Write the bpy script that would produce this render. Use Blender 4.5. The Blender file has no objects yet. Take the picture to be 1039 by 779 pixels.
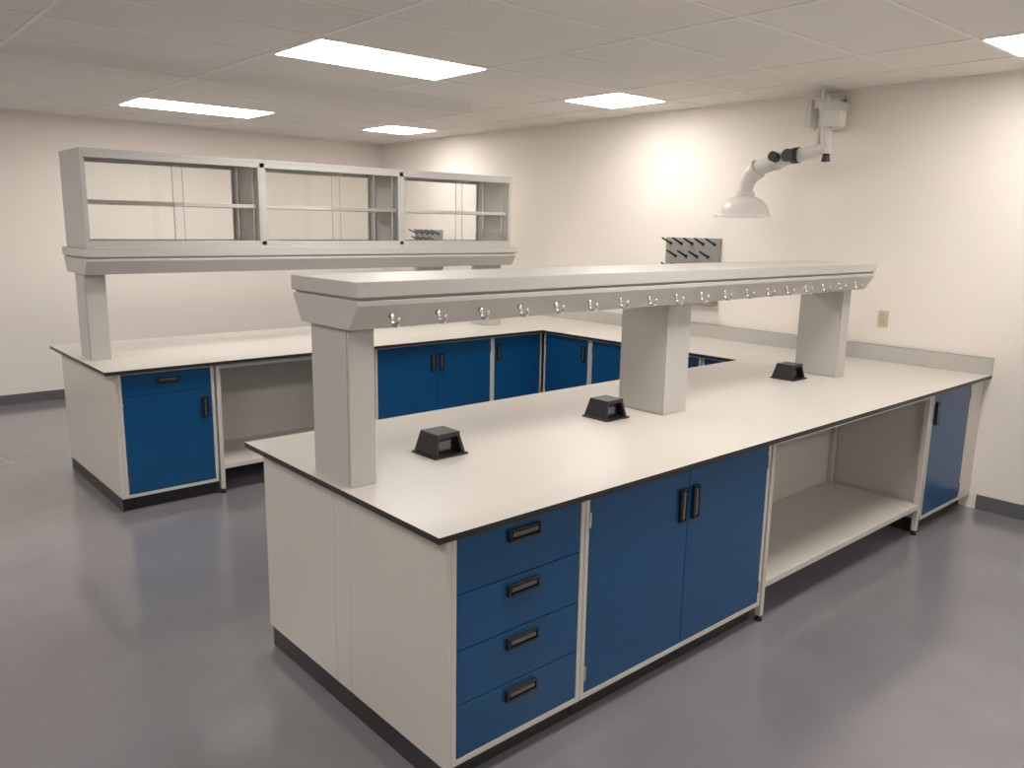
import bpy, bmesh, math
from mathutils import Vector, Matrix
C=bpy.context.collection
# ------------------------------------------------------------ materials
def mat(name,col,rough=.5,metal=0,spec=.5,noise=0,nscale=30,bump=0,bscale=200,coat=0):
    m=bpy.data.materials.new(name); m.use_nodes=True; nt=m.node_tree; b=nt.nodes['Principled BSDF']
    b.inputs['Base Color'].default_value=(*col,1); b.inputs['Roughness'].default_value=rough
    b.inputs['Metallic'].default_value=metal; b.inputs['Specular IOR Level'].default_value=spec
    b.inputs['Coat Weight'].default_value=coat; b.inputs['Coat Roughness'].default_value=.12
    tc=nt.nodes.new('ShaderNodeTexCoord')
    if noise:
        n=nt.nodes.new('ShaderNodeTexNoise'); n.inputs['Scale'].default_value=nscale; n.inputs['Detail'].default_value=5
        nt.links.new(tc.outputs['Object'],n.inputs['Vector'])
        r=nt.nodes.new('ShaderNodeMapRange'); r.inputs['From Min'].default_value=.3; r.inputs['From Max'].default_value=.7
        r.inputs['To Min'].default_value=1-noise; r.inputs['To Max'].default_value=1+noise
        nt.links.new(n.outputs['Fac'],r.inputs['Value'])
        mx=nt.nodes.new('ShaderNodeVectorMath'); mx.operation='SCALE'; mx.inputs[0].default_value=col
        nt.links.new(r.outputs[0],mx.inputs['Scale']); nt.links.new(mx.outputs[0],b.inputs['Base Color'])
    if bump:
        n2=nt.nodes.new('ShaderNodeTexNoise'); n2.inputs['Scale'].default_value=bscale
        nt.links.new(tc.outputs['Object'],n2.inputs['Vector'])
        bp=nt.nodes.new('ShaderNodeBump'); bp.inputs['Strength'].default_value=bump; bp.inputs['Distance'].default_value=.002
        nt.links.new(n2.outputs['Fac'],bp.inputs['Height']); nt.links.new(bp.outputs[0],b.inputs['Normal'])
    return m
WALL=mat('wall_paint',(.86,.80,.735),.75,spec=.2,bump=.1,bscale=120)
CEIL=mat('ceiling_tile',(.82,.785,.745),.95,spec=.1,noise=.06,nscale=90,bump=.3,bscale=150)
GRID=mat('ceiling_grid_metal',(.88,.85,.81),.5)
FLOOR=mat('epoxy_floor',(.205,.197,.212),.2,noise=.06,nscale=2.5,spec=.6,coat=.6)
BASE=mat('baseboard_vinyl',(.12,.122,.128),.5)
TOP=mat('laminate_top',(.61,.573,.525),.36,noise=.02,nscale=300)
EDGE=mat('phenolic_black_edge',(.02,.018,.017),.4)
WHITE=mat('enamel_white',(.60,.57,.52),.30)
GREY=mat('enamel_grey',(.50,.48,.45),.36)
GREYD=mat('enamel_grey_dark',(.38,.365,.345),.42)  # darker grey enamel for the under-slab strip and glass edges
BLUE=mat('enamel_blue',(.0035,.068,.19),.30)
BLACK=mat('black_plastic',(.012,.012,.013),.38)
TOE=mat('black_toe_kick',(.018,.017,.017),.45)
STEEL=mat('brushed_steel',(.70,.69,.67),.2,metal=1)
DGREY=mat('pull_glint_and_socket_grey',(.16,.16,.165),.28,metal=.6)  # grey for the reflection bar built into the pulls, also the outlet sockets
PEG=mat('peg_board_grey',(.30,.29,.27),.5)
IVORY=mat('ivory_plastic',(.60,.52,.36),.4)
ARM=mat('arm_white',(.70,.675,.63),.35)
def emis(name,col,s):
    m=bpy.data.materials.new(name); m.use_nodes=True; nt=m.node_tree; b=nt.nodes['Principled BSDF']
    b.inputs['Base Color'].default_value=(.8,.8,.8,1); b.inputs['Emission Color'].default_value=(*col,1); b.inputs['Emission Strength'].default_value=s
    return m
LAMP=emis('light_diffuser',(1,.962,.915),18.5)
def glass(name,tint,refl):
    m=bpy.data.materials.new(name); m.use_nodes=True; nt=m.node_tree; nt.nodes.clear()
    o=nt.nodes.new('ShaderNodeOutputMaterial'); mx=nt.nodes.new('ShaderNodeMixShader'); t=nt.nodes.new('ShaderNodeBsdfTransparent')
    g=nt.nodes.new('ShaderNodeBsdfGlossy'); g.inputs['Roughness'].default_value=.03; t.inputs[0].default_value=(*tint,1)
    f=nt.nodes.new('ShaderNodeFresnel'); f.inputs[0].default_value=refl
    nt.links.new(f.outputs[0],mx.inputs[0]); nt.links.new(t.outputs[0],mx.inputs[1]); nt.links.new(g.outputs[0],mx.inputs[2]); nt.links.new(mx.outputs[0],o.inputs[0])
    return m
GLASS=glass('pane_glass',(.98,.985,.98),1.4)
def dome_mat():
    m=bpy.data.materials.new('hood_polycarbonate'); m.use_nodes=True; nt=m.node_tree; b=nt.nodes['Principled BSDF']
    b.inputs['Base Color'].default_value=(.80,.78,.75,1); b.inputs['Roughness'].default_value=.15; b.inputs['Alpha'].default_value=.55
    return m
DOME=dome_mat()
# ------------------------------------------------------------ mesh builder
class B:
    def __init__(s,name,parent=None,bevel=.0015):
        s.bm=bmesh.new(); s.mats=[]; s.name=name; s.parent=parent; s.bevel=bevel
    def mi(s,m):
        if m not in s.mats: s.mats.append(m)
        return s.mats.index(m)
    def box(s,a,b,m,top=None):
        x0,x1=sorted((a[0],b[0])); y0,y1=sorted((a[1],b[1])); z0,z1=sorted((a[2],b[2]))
        v=[s.bm.verts.new(p) for p in [(x0,y0,z0),(x1,y0,z0),(x1,y1,z0),(x0,y1,z0),(x0,y0,z1),(x1,y0,z1),(x1,y1,z1),(x0,y1,z1)]]
        for i,q in enumerate([(3,2,1,0),(4,5,6,7),(0,1,5,4),(1,2,6,5),(2,3,7,6),(3,0,4,7)]):
            f=s.bm.faces.new([v[k] for k in q]); f.material_index=s.mi(top if (top and i==1) else m)
        return v
    def loft(s,rings,m,caps=True,smooth=False,closed=True):
        R=[[s.bm.verts.new(p) for p in r] for r in rings]; n=len(R[0])
        for i in range(len(R)-1):
            for j in range(n if closed else n-1):
                k=(j+1)%n; f=s.bm.faces.new((R[i][j],R[i][k],R[i+1][k],R[i+1][j])); f.material_index=s.mi(m); f.smooth=smooth
        if caps:
            for r in (R[0][::-1],R[-1]):
                f=s.bm.faces.new(r); f.material_index=s.mi(m)
    def tube(s,pts,r,m,n=14,caps=True):
        pts=[Vector(p) for p in pts]; rs=r if isinstance(r,(list,tuple)) else [r]*len(pts); rings=[]
        up=None
        for i,p in enumerate(pts):
            d=(pts[min(i+1,len(pts)-1)]-pts[max(i-1,0)]).normalized()
            if up is None:
                up=Vector((0,0,1)) if abs(d.z)<.9 else Vector((1,0,0))
            a=d.cross(up).normalized(); b=a.cross(d).normalized(); up=b
            rings.append([p+(a*math.cos(t)+b*math.sin(t))*rs[i] for t in [2*math.pi*k/n for k in range(n)]])
        s.loft(rings,m,caps,True)
    def done(s):
        bmesh.ops.recalc_face_normals(s.bm,faces=s.bm.faces)
        me=bpy.data.meshes.new(s.name); s.bm.to_mesh(me); s.bm.free()
        for m in s.mats: me.materials.append(m)
        o=bpy.data.objects.new(s.name,me); C.objects.link(o)
        if s.parent: o.parent=s.parent
        if s.bevel:
            md=o.modifiers.new('bevel','BEVEL'); md.width=s.bevel; md.segments=2; md.limit_method='ANGLE'; md.angle_limit=math.radians(40)
        return o
def empty(name):
    e=bpy.data.objects.new(name,None); C.objects.link(e); return e
# ------------------------------------------------------------ dims
Z=.914; T=.022; D=1.367; Xw=4.473; Yb=7.317; Hc=2.81; Y2=3.374; Y3=4.729; Xs=3.621
XL=-5.2; YF=-5.6
# ------------------------------------------------------------ room
def simple(name,a,b,m,bev=0):
    q=B(name,bevel=bev); q.box(a,b,m); return q.done()
simple('floor',(XL-.1,YF-.1,-.1),(Xw+.1,Yb+.1,0),FLOOR)
simple('wall_right',(Xw,YF,0),(Xw+.1,Yb,Hc),WALL)
simple('wall_back',(XL,Yb,0),(Xw+.1,Yb+.1,Hc),WALL)
simple('wall_left',(XL-.1,YF,0),(XL,Yb+.1,Hc),WALL)
simple('wall_front',(XL-.1,YF-.1,0),(Xw+.1,YF,Hc),WALL)
simple('baseboard_right',(Xw-.006,YF+.01,0),(Xw,-.002,.1),BASE)
simple('baseboard_right_far',(Xw-.006,Y3+.003,0),(Xw,Yb-.01,.1),BASE)
simple('baseboard_back',(XL+.01,Yb-.006,0),(Xw-.01,Yb,.1),BASE)
simple('baseboard_left',(XL,YF+.01,0),(XL+.006,Yb-.01,.1),BASE)
simple('ceiling',(XL-.1,YF-.1,Hc),(Xw+.1,Yb+.1,Hc+.1),CEIL)
gx=[.95+1.22*k for k in range(-6,3)]+[4.0]; gx=[x for x in gx if XL<x<Xw]
gy=[2.38+.61*k for k in range(-14,10)]; gy=[y for y in gy if YF<y<Yb]
g=B('trim_ceiling_grid',bevel=0)
for x in gx: g.box((x-.012,YF,Hc-.004),(x+.012,Yb,Hc-.0005),GRID)
for y in gy: g.box((XL,y-.012,Hc-.0035),(Xw,y+.012,Hc-.0004),GRID)
g.box((Xw-.022,YF,Hc-.007),(Xw,Yb,Hc-.0003),GRID); g.box((XL,Yb-.022,Hc-.007),(Xw,Yb,Hc-.0003),GRID)
g.done()
def light(x0,x1,y0,y1):
    q=B('ceiling_light_panel',bevel=0)
    i=.018
    q.box((x0+.012,y0+.012,Hc-.009),(x1-.012,y1-.012,Hc-.001),GRID)
    q.box((x0+i+.01,y0+i+.01,Hc-.012),(x1-i-.01,y1-i-.01,Hc-.0085),LAMP)
    q.done()
for k in (-2,-1,0,1):
    y=2.38+3.05*k
    light(.95,2.17,y,y+.61); light(3.39,4.0,y,y+.61); light(-2.71,-1.49,y,y+.61)
# ------------------------------------------------------------ bench parts
def mapper(kind,base):
    if kind=='y-': return lambda u,d,z:(u,base+d,z)
    if kind=='y+': return lambda u,d,z:(u,base-d,z)
    return lambda u,d,z:(base+d,u,z)
ZB=.09; ZT=Z-T
def pull(q,M,u,z,vert=False,L=.14,W=.042):
    def bx(u0,d0,z0,u1,d1,z1,m): q.box(M(u0,d0,z0),M(u1,d1,z1),m)
    a,b=(W/2,L/2) if vert else (L/2,W/2)
    f=.008
    bx(u-a,-.003,z-b,u+a,-.0005,z+b,BLACK)
    bx(u-a,-.014,z-b,u-a+f,-.0028,z+b,BLACK); bx(u+a-f,-.014,z-b,u+a,-.0028,z+b,BLACK)
    bx(u-a+f,-.014,z-b,u+a-f,-.0028,z-b+f,BLACK); bx(u-a+f,-.014,z+b-f,u+a-f,-.0028,z+b,BLACK)
    if vert: bx(u-.007,-.0145,z-b+.014,u+.007,-.008,z+b-.014,DGREY)  # grey bar put in for the light reflection across the black pull
    else: bx(u-a+.014,-.0145,z-.004,u+a-.014,-.008,z+.010,DGREY)
def cabinet(par,nm,kind,base,u0,u1,spec,depth=.6):
    M=mapper(kind,base); q=B(nm,par,.0012)
    def bx(a0,d0,z0,a1,d1,z1,m): q.box(M(a0,d0,z0),M(a1,d1,z1),m)
    fr=.02
    bx(u0,.022,ZB,u1,depth,ZT-.002,WHITE)
    bx(u0,0,ZB,u0+fr,.022,ZT-.002,WHITE); bx(u1-fr,0,ZB,u1,.022,ZT-.002,WHITE)
    bx(u0+fr,0,ZB,u1-fr,.022,ZB+fr,WHITE); bx(u0+fr,0,ZT-.016,u1-fr,.022,ZT-.002,WHITE)
    bx(u0+.001,.05,0,u1-.001,depth-.01,ZB,TOE)
    a,b=u0+fr+.003,u1-fr-.003; lo,hi=ZB+fr+.003,ZT-.019
    def hinge(u,z): 
        bx(u-.004,-.004,z-.03,u+.004,.003,z+.03,STEEL)
    def doors(lo,hi,n,hside='r'):
        if n==2:
            m=(a+b)/2
            bx(a,0.001,lo,m-.0015,.02,hi,BLUE); bx(m+.0015,0.001,lo,b,.02,hi,BLUE)
            pull(q,lambda u,d,z:M(u,d+.001,z),m-.042,hi-.145,True); pull(q,lambda u,d,z:M(u,d+.001,z),m+.042,hi-.145,True)
            for u in (a,b):
                hinge(u,lo+.08); hinge(u,hi-.08)
        else:
            bx(a,0.001,lo,b,.02,hi,BLUE)
            pull(q,lambda u,d,z:M(u,d+.001,z),(b-.045) if hside=='r' else (a+.045),hi-.12,True)
            u=a if hside=='r' else b
            hinge(u,lo+.07); hinge(u,hi-.07)
    if spec[0]=='drawers':
        n=spec[1]; h=(hi-lo+.004)/n
        for i in range(n):
            z0=lo+i*h; bx(a,.001,z0,b,.02,z0+h-.004,BLUE); pull(q,lambda u,d,z:M(u,d+.001,z),(a+b)/2,z0+h-.047)
    elif spec[0]=='doors': doors(lo,hi,spec[1],*(spec[2:]))
    elif spec[0]=='combo':
        z0=hi-.135; bx(a,.001,z0,b,.02,hi,BLUE); pull(q,lambda u,d,z:M(u,d+.001,z),(a+b)/2,hi-.05)
        doors(lo,z0-.004,1,'r')
    return q.done()
def bay(par,nm,kind,base,u0,u1,depth=.62):
    M=mapper(kind,base); q=B(nm,par,.0012)
    def bx(a0,d0,z0,a1,d1,z1,m): q.box(M(a0,d0,z0),M(a1,d1,z1),m)
    lw=.028
    for u in (u0,u1-lw):
        bx(u,0,.03,u+lw,.03,ZT-.002,WHITE); bx(u,depth-.06,.03,u+lw,depth-.03,ZT-.002,WHITE)
        bx(u+.004,.03,ZT-.045,u+lw-.004,depth-.06,ZT-.005,WHITE); bx(u+.004,.03,.168,u+lw-.004,depth-.06,.2,WHITE)
        for d in (.015,depth-.045):
            p=M(u+lw/2,d,0); q.tube([(p[0],p[1],0),(p[0],p[1],.014),(p[0],p[1],.0145),(p[0],p[1],.032)],[.018,.018,.01,.01],BLACK,10)
    bx(u0+lw,.002,ZT-.032,u1-lw,.024,ZT-.004,WHITE)
    bx(u0+lw-.001,.001,.168,u1-lw+.001,depth-.03,.198,TOP)
    bx(u0,depth-.028,.03,u1,depth-.01,ZT-.002,WHITE)
    return q.done()
def endpanels(par,x0,y0,y1):
    q=B('end_panel',par,.001); mid=(y0+y1)/2
    q.box((x0,y0,ZB),(x0+.02,mid-.055,ZT-.002),WHITE)
    q.box((x0,mid-.0535,ZB),(x0+.02,mid+.0535,ZT-.002),WHITE)
    q.box((x0,mid+.055,ZB),(x0+.02,y1,ZT-.002),WHITE)
    q.box((x0+.004,y0+.02,0),(x0+.018,y1-.02,ZB),TOE)
    q.done()
def counter(par,x0,y0,x1,y1):
    q=B('countertop',par,.0012); q.box((x0,y0,ZT),(x1,y1,Z),EDGE,top=TOP); return q.done()
n1=empty('lab_bench')
counter(n1,0,0,Xw-.001,D)
FY=.045; EX=.06
endpanels(n1,EX,FY,D-FY)
cabinet(n1,'drawer_cabinet','y-',FY,EX+.021,.675,('drawers',4))
cabinet(n1,'double_door_cabinet','y-',FY,.678,1.89,('doors',2))
bay(n1,'open_bay','y-',FY,1.905,3.66)
cabinet(n1,'single_door_cabinet','y-',FY,3.675,4.29,('doors',1,'l'))
q=B('filler_panel',n1); q.box((4.293,FY,ZB),(Xw-.002,FY+.02,ZT-.002),WHITE); q.box((4.293,FY+.06,0),(Xw-.002,FY+.075,ZB),TOE); q.done()
cabinet(n1,'rear_cabinet_a','y+',D-FY,EX+.021,1.28,('doors',2))
cabinet(n1,'rear_cabinet_b','y+',D-FY,1.283,2.48,('doors',2))
cabinet(n1,'rear_cabinet_c','y+',D-FY,2.483,3.6,('doors',2))
n2=empty('lab_bench.001')
counter(n2,0,Y2,Xw-.001,Y3)
B2=Y2+FY
endpanels(n2,EX,B2,Y3-FY)
cabinet(n2,'drawer_door_cabinet','y-',B2,EX+.021,.675,('combo',))
bay(n2,'open_bay','y-',B2,.69,1.90)
cabinet(n2,'double_door_cabinet','y-',B2,1.915,3.08,('doors',2))
cabinet(n2,'corner_cabinet','y-',B2,3.083,Xs+FY-.002,('doors',1,'l'))
for i,(a,b) in enumerate([(EX+.021,1.28),(1.283,2.48),(2.483,3.6),(3.603,Xw-.01)]):
    cabinet(n2,'rear_cabinet_%d'%i,'y+',Y3-FY,a,b,('doors',2))
n3=empty('lab_bench.002')
counter(n3,Xs,D+.0005,Xw-.001,Y2-.0005)
us=[B2-.022,2.83,2.26,1.70,D+.005]
for i in range(4):
    cabinet(n3,'wall_cabinet_%d'%i,'x-',Xs+FY,us[i+1]+.003,us[i]-.003,('doors',1,'l'),depth=.78)
q=B('backsplash',n3,.001)
for a,b in ((.0,D),(D+.001,Y2),(Y2+.001,Y3)):
    q.box((Xw-.022,a,Z+.0005),(Xw-.0005,b,Z+.110),GREY,top=EDGE)
q.done()
# ------------------------------------------------------------ reagent shelves
def post(q,x0,x1,y0,y1,z0,z1):
    q.box((x0,y0,z0),(x1,y1,z1),GREY)
    q.box((x0-.003,y0+.012,z0+.01),(x0,y1-.012,z1-.001),GREY)
def superstructure(name,x0,x1,yc,posts,hooks,hw=.225):
    e=empty(name)
    q=B('shelf_slab',e,.003); q.box((x0,yc-hw,1.583),(x1,yc+hw,1.635),GREY)
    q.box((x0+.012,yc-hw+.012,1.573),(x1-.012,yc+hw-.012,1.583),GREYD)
    prof=[(-hw+.004,1.573),(-hw+.004,1.556),(-hw+.06,1.473),(hw-.06,1.473),(hw-.004,1.556),(hw-.004,1.573)]
    q.loft([[(x,yc+a,z) for a,z in prof] for x in (x0+.006,x1-.006)],GREY)
    q.done()
    for i,(a,b,y0,y1) in enumerate(posts):
        p=B('post_%d'%(i+1),e,.002); post(p,a,b,y0,y1,Z,1.473); p.done()
    if hooks:
        h=B('hooks',e,0)
        for x in hooks:
            yb=yc-hw+.030; zb=1.522; R=.0195
            h.tube([(x,yb+.006,zb),(x,yb-.004,zb-.003)],.013,STEEL,14)
            P=[]
            for k in range(15):
                t=k/14*math.pi*1.2
                P.append((x,yb-.007-R+R*math.cos(t),zb-.018-R*math.sin(t)))
            h.tube([(x,yb+.004,zb+.004),(x,yb-.005,zb)]+P,.0058,STEEL,10)
        h.done()
    return e
yc=.668
superstructure('reagent_shelf',0.0,3.625,yc,[(.035,.135,yc-.11,yc+.15),(1.80,1.98,yc-.075,yc+.215),(3.52,3.618,yc-.085,yc+.2)],[.15+.192*i for i in range(18)])
yc2=3.985
gc=superstructure('glazed_reagent_cabinet',0.03,3.60,yc2,[(.06,.18,yc2-.11,yc2+.13),(3.40,3.55,yc2-.11,yc2+.13)],None,hw=.275)
def glazed():
    q=B('cabinet_frame',gc,.002); y0,y1=yc2-.235,yc2+.235; x0,x1=.05,3.56; z0,z1=1.6355,2.245
    t=.02
    q.box((x0,y0,z1-.022),(x1,y1,z1),GREY)
    q.box((x0+.001,y0+.001,z0),(x1-.001,y1-.001,z0+.02),GREY)
    xs=[x0,x0+(x1-x0)/3,x0+2*(x1-x0)/3,x1]
    for i,x in enumerate(xs):
        if i==0: q.box((x,y0,z0+.02),(x+.02,y1,z1-.022),GREY)
        elif i==3: q.box((x-.02,y0,z0+.02),(x,y1,z1-.022),GREY)
        else: q.box((x-.018,y0,z0+.02),(x+.018,y1,z1-.022),GREY)
    for yy in (y0,y1-t):
        q.box((x0+.02,yy,z1-.055),(x1-.02,yy+t,z1-.022),GREY)
        q.box((x0+.02,yy,z0+.02),(x1-.02,yy+t,z0+.05),GREY)
        for i in range(3):
            a,b=xs[i],xs[i+1]; q.box((a+.018,yy+.001,z0+.05),(a+.03,yy+t-.001,z1-.055),GREY); q.box((b-.03,yy+.001,z0+.05),(b-.018,yy+t-.001,z1-.055),GREY)
    for i in range(3):
        a,b=xs[i],xs[i+1]
        q.box((a+.019,y0+.05,1.912),(b-.019,y1-.05,1.937),WHITE)
        for xx in (a+.022,b-.026):
            for yy in (y0+.09,y1-.11):
                q.box((xx,yy,z0+.03),(xx+.004,yy+.02,z1-.03),STEEL)
    q.done()
    p=B('sliding_glass',gc,0)
    for i in range(3):
        a,b=xs[i]+.03,xs[i+1]-.03; m=(a+b)/2
        for yy in (y0+.005,y1-.011):
            for (u0,u1,v) in ((a,m+.03,yy),(m-.03,b,yy+.006)):
                f=p.bm.faces.new([p.bm.verts.new(c) for c in ((u0,v,z0+.045),(u1,v,z0+.045),(u1,v,z1-.05),(u0,v,z1-.05))]); f.material_index=p.mi(GLASS)
    p.done()
    h=B('glass_edges',gc,0)
    for i in range(3):
        a,b=xs[i]+.03,xs[i+1]-.03; m=(a+b)/2
        for yy in (y0+.0045,):
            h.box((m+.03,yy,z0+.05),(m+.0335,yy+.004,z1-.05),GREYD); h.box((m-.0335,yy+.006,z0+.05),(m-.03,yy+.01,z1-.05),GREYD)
    h.done()
glazed()
# ------------------------------------------------------------ black service pedestals
def pedestal(cx,cy):
    q=B('bench_outlet_box',bevel=.003)
    b,h=.082,.092
    R=lambda hx,hy,z:[(cx-hx,cy-hy,z),(cx+hx,cy-hy,z),(cx+hx,cy+hy,z),(cx-hx,cy+hy,z)]
    q.loft([R(b,b,Z+.0005),R(b,b,Z+.008)],BLACK)
    s0,s1=.075,.056; z0,z1=Z+.008,Z+h; w0,w1=.018,.014
    for sg in (-1,1):
        q.loft([[(cx+sg*s0,cy-.07,z0),(cx+sg*(s0-w0),cy-.07,z0),(cx+sg*(s0-w0),cy+s0,z0),(cx+sg*s0,cy+s0,z0)],
                [(cx+sg*s1,cy-.054,z1),(cx+sg*(s1-w1),cy-.054,z1),(cx+sg*(s1-w1),cy+s1,z1),(cx+sg*s1,cy+s1,z1)]],BLACK)
    q.loft([[(cx-s0+w0,cy-.03,z0),(cx+s0-w0,cy-.03,z0),(cx+s0-w0,cy+s0,z0),(cx-s0+w0,cy+s0,z0)],
            [(cx-s1+w1,cy-.03,z1-.016),(cx+s1-w1,cy-.03,z1-.016),(cx+s1-w1,cy+s1,z1-.016),(cx-s1+w1,cy+s1,z1-.016)]],BLACK)
    q.box((cx-s1-.001,cy-.059,z1-.016),(cx+s1+.001,cy+s1,z1+.002),BLACK)
    q.box((cx-.03,cy-.034,z0+.010),(cx+.03,cy-.0295,z0+.048),DGREY)
    q.done()
pedestal(.545,.735); pedestal(1.555,.75); pedestal(3.26,.76)
# ------------------------------------------------------------ drying racks
def rack(y0,y1,z0,z1):
    q=B('drying_rack',bevel=.002); x=Xw
    q.box((x-.02,y0,z0),(x-.0005,y1,z1),PEG)
    q.box((x-.10,y0,z0-.03),(x-.0005,y1,z0-.022),PEG); q.box((x-.10,y0,z0-.022),(x-.092,y1,z0+.01),PEG); q.box((x-.02,y0,z0-.022),(x-.0005,y1,z0),PEG)
    rows=5; cols=5; 
    for r in range(rows):
        for c in range(cols):
            if r%2 and c==cols-1: continue
            yy=y0+(c+.5+(.5 if r%2 else 0))*(y1-y0)/cols; zz=z0+.05+(r)*(z1-z0-.10)/(rows-1)
            q.tube([(x-.018,yy,zz),(x-.028,yy,zz+.002),(x-.03,yy,zz+.003),(x-.14,yy,zz+.045),(x-.15,yy,zz+.049)],[.015,.015,.010,.008,.005],BLACK,8)
    q.done()
rack(2.14,2.70,1.22,1.745); rack(6.0,6.55,1.34,1.76)
# ------------------------------------------------------------ wall outlet
q=B('wall_outlet',bevel=.002); y=.745
q.box((Xw-.006,y-.036,1.155),(Xw-.0003,y+.036,1.27),IVORY)
for zz in (1.187,1.238):
    q.box((Xw-.009,y-.017,zz-.016),(Xw-.0055,y+.017,zz+.016),IVORY)
    q.box((Xw-.0095,y-.009,zz-.003),(Xw-.0088,y-.006,zz+.009),BLACK); q.box((Xw-.0095,y+.006,zz-.003),(Xw-.0088,y+.009,zz+.009),BLACK)
q.done()
# ------------------------------------------------------------ fume extraction arm
q=B('fume_extraction_arm',bevel=.002)
q.box((4.30,1.17,2.56),(Xw-.0005,1.21,2.75),ARM); q.box((4.30,1.34,2.56),(Xw-.0005,1.38,2.75),ARM)
q.box((4.42,1.17,2.54),(Xw-.0005,1.38,2.77),ARM); q.box((4.14,1.14,2.66),(4.46,1.23,2.72),ARM); q.box((4.06,1.00,2.52),(4.16,1.13,2.62),ARM)
q.tube([(4.2,1.18,2.72),(4.15,1.15,2.66),(4.12,1.12,2.58),(4.1,1.09,2.34)],[.045,.045,.04,.035],ARM,18)
q.tube([(4.13,1.17,2.78),(4.13,1.17,2.36)],.012,ARM,10)
q.tube([(4.1,1.09,2.345),(4.1,1.09,2.29)],[.022,.03],BLACK,14)
q.tube([(4.1,1.07,2.40),(4.1,1.18,2.36),(4.1,1.31,2.34)],[.03,.042,.05],ARM,18)
q.tube([(4.06,1.33,2.34),(4.0,1.33,2.34)],.045,BLACK,16)
q.tube([(4.1,1.29,2.345),(4.1,1.34,2.342)],.056,BLACK,18)
q.tube([(4.1,1.34,2.342),(4.1,1.42,2.32),(4.1,1.60,2.27),(4.1,1.66,2.23),(4.1,1.70,2.17),(4.1,1.71,2.08)],[.052,.052,.056,.066,.058,.05],ARM,20)
q.tube([(4.1,1.44,2.315),(4.1,1.47,2.308)],.062,ARM,18)
q.tube([(4.05,1.44,2.33),(3.99,1.44,2.34)],[.035,.035],BLACK,14)
q.tube([(4.1,1.61,2.265),(4.1,1.635,2.25)],.074,ARM,18)
q.tube([(4.1,1.71,2.10),(4.1,1.71,2.055)],.07,ARM,20)
prof=[(.05,2.07),(.085,2.062),(.13,2.04),(.165,2.0),(.185,1.96),(.19,1.935),(.22,1.922),(.22,1.914)]
q.loft([[(4.1+r*math.cos(t),1.71+r*math.sin(t),z) for t in [2*math.pi*k/40 for k in range(40)]] for r,z in prof],DOME,False,True)
q.done()
# ------------------------------------------------------------ world & camera
w=bpy.data.worlds.new('w'); bpy.context.scene.world=w; w.use_nodes=True
w.node_tree.nodes['Background'].inputs[0].default_value=(1,.95,.88,1); w.node_tree.nodes['Background'].inputs[1].default_value=.1
yaw,pitch,roll,f=.8449,.1926,.0171,821.2
fv=Vector((math.cos(yaw)*math.cos(pitch),math.sin(yaw)*math.cos(pitch),-math.sin(pitch)))
r=Vector((math.sin(yaw),-math.cos(yaw),0)); u=r.cross(fv)
r2=r*math.cos(roll)+u*math.sin(roll); u2=-r*math.sin(roll)+u*math.cos(roll)
cam=bpy.data.objects.new('camera',bpy.data.cameras.new('camera')); C.objects.link(cam)
M=Matrix((r2,u2,-fv)).transposed().to_4x4(); M.translation=Vector((-1.3369,-1.8171,1.8182)); cam.matrix_world=M
cam.data.sensor_width=36; cam.data.sensor_fit='HORIZONTAL'; cam.data.lens=f/1039*36
bpy.context.scene.camera=cam
bpy.context.scene.view_settings.view_transform='Standard'
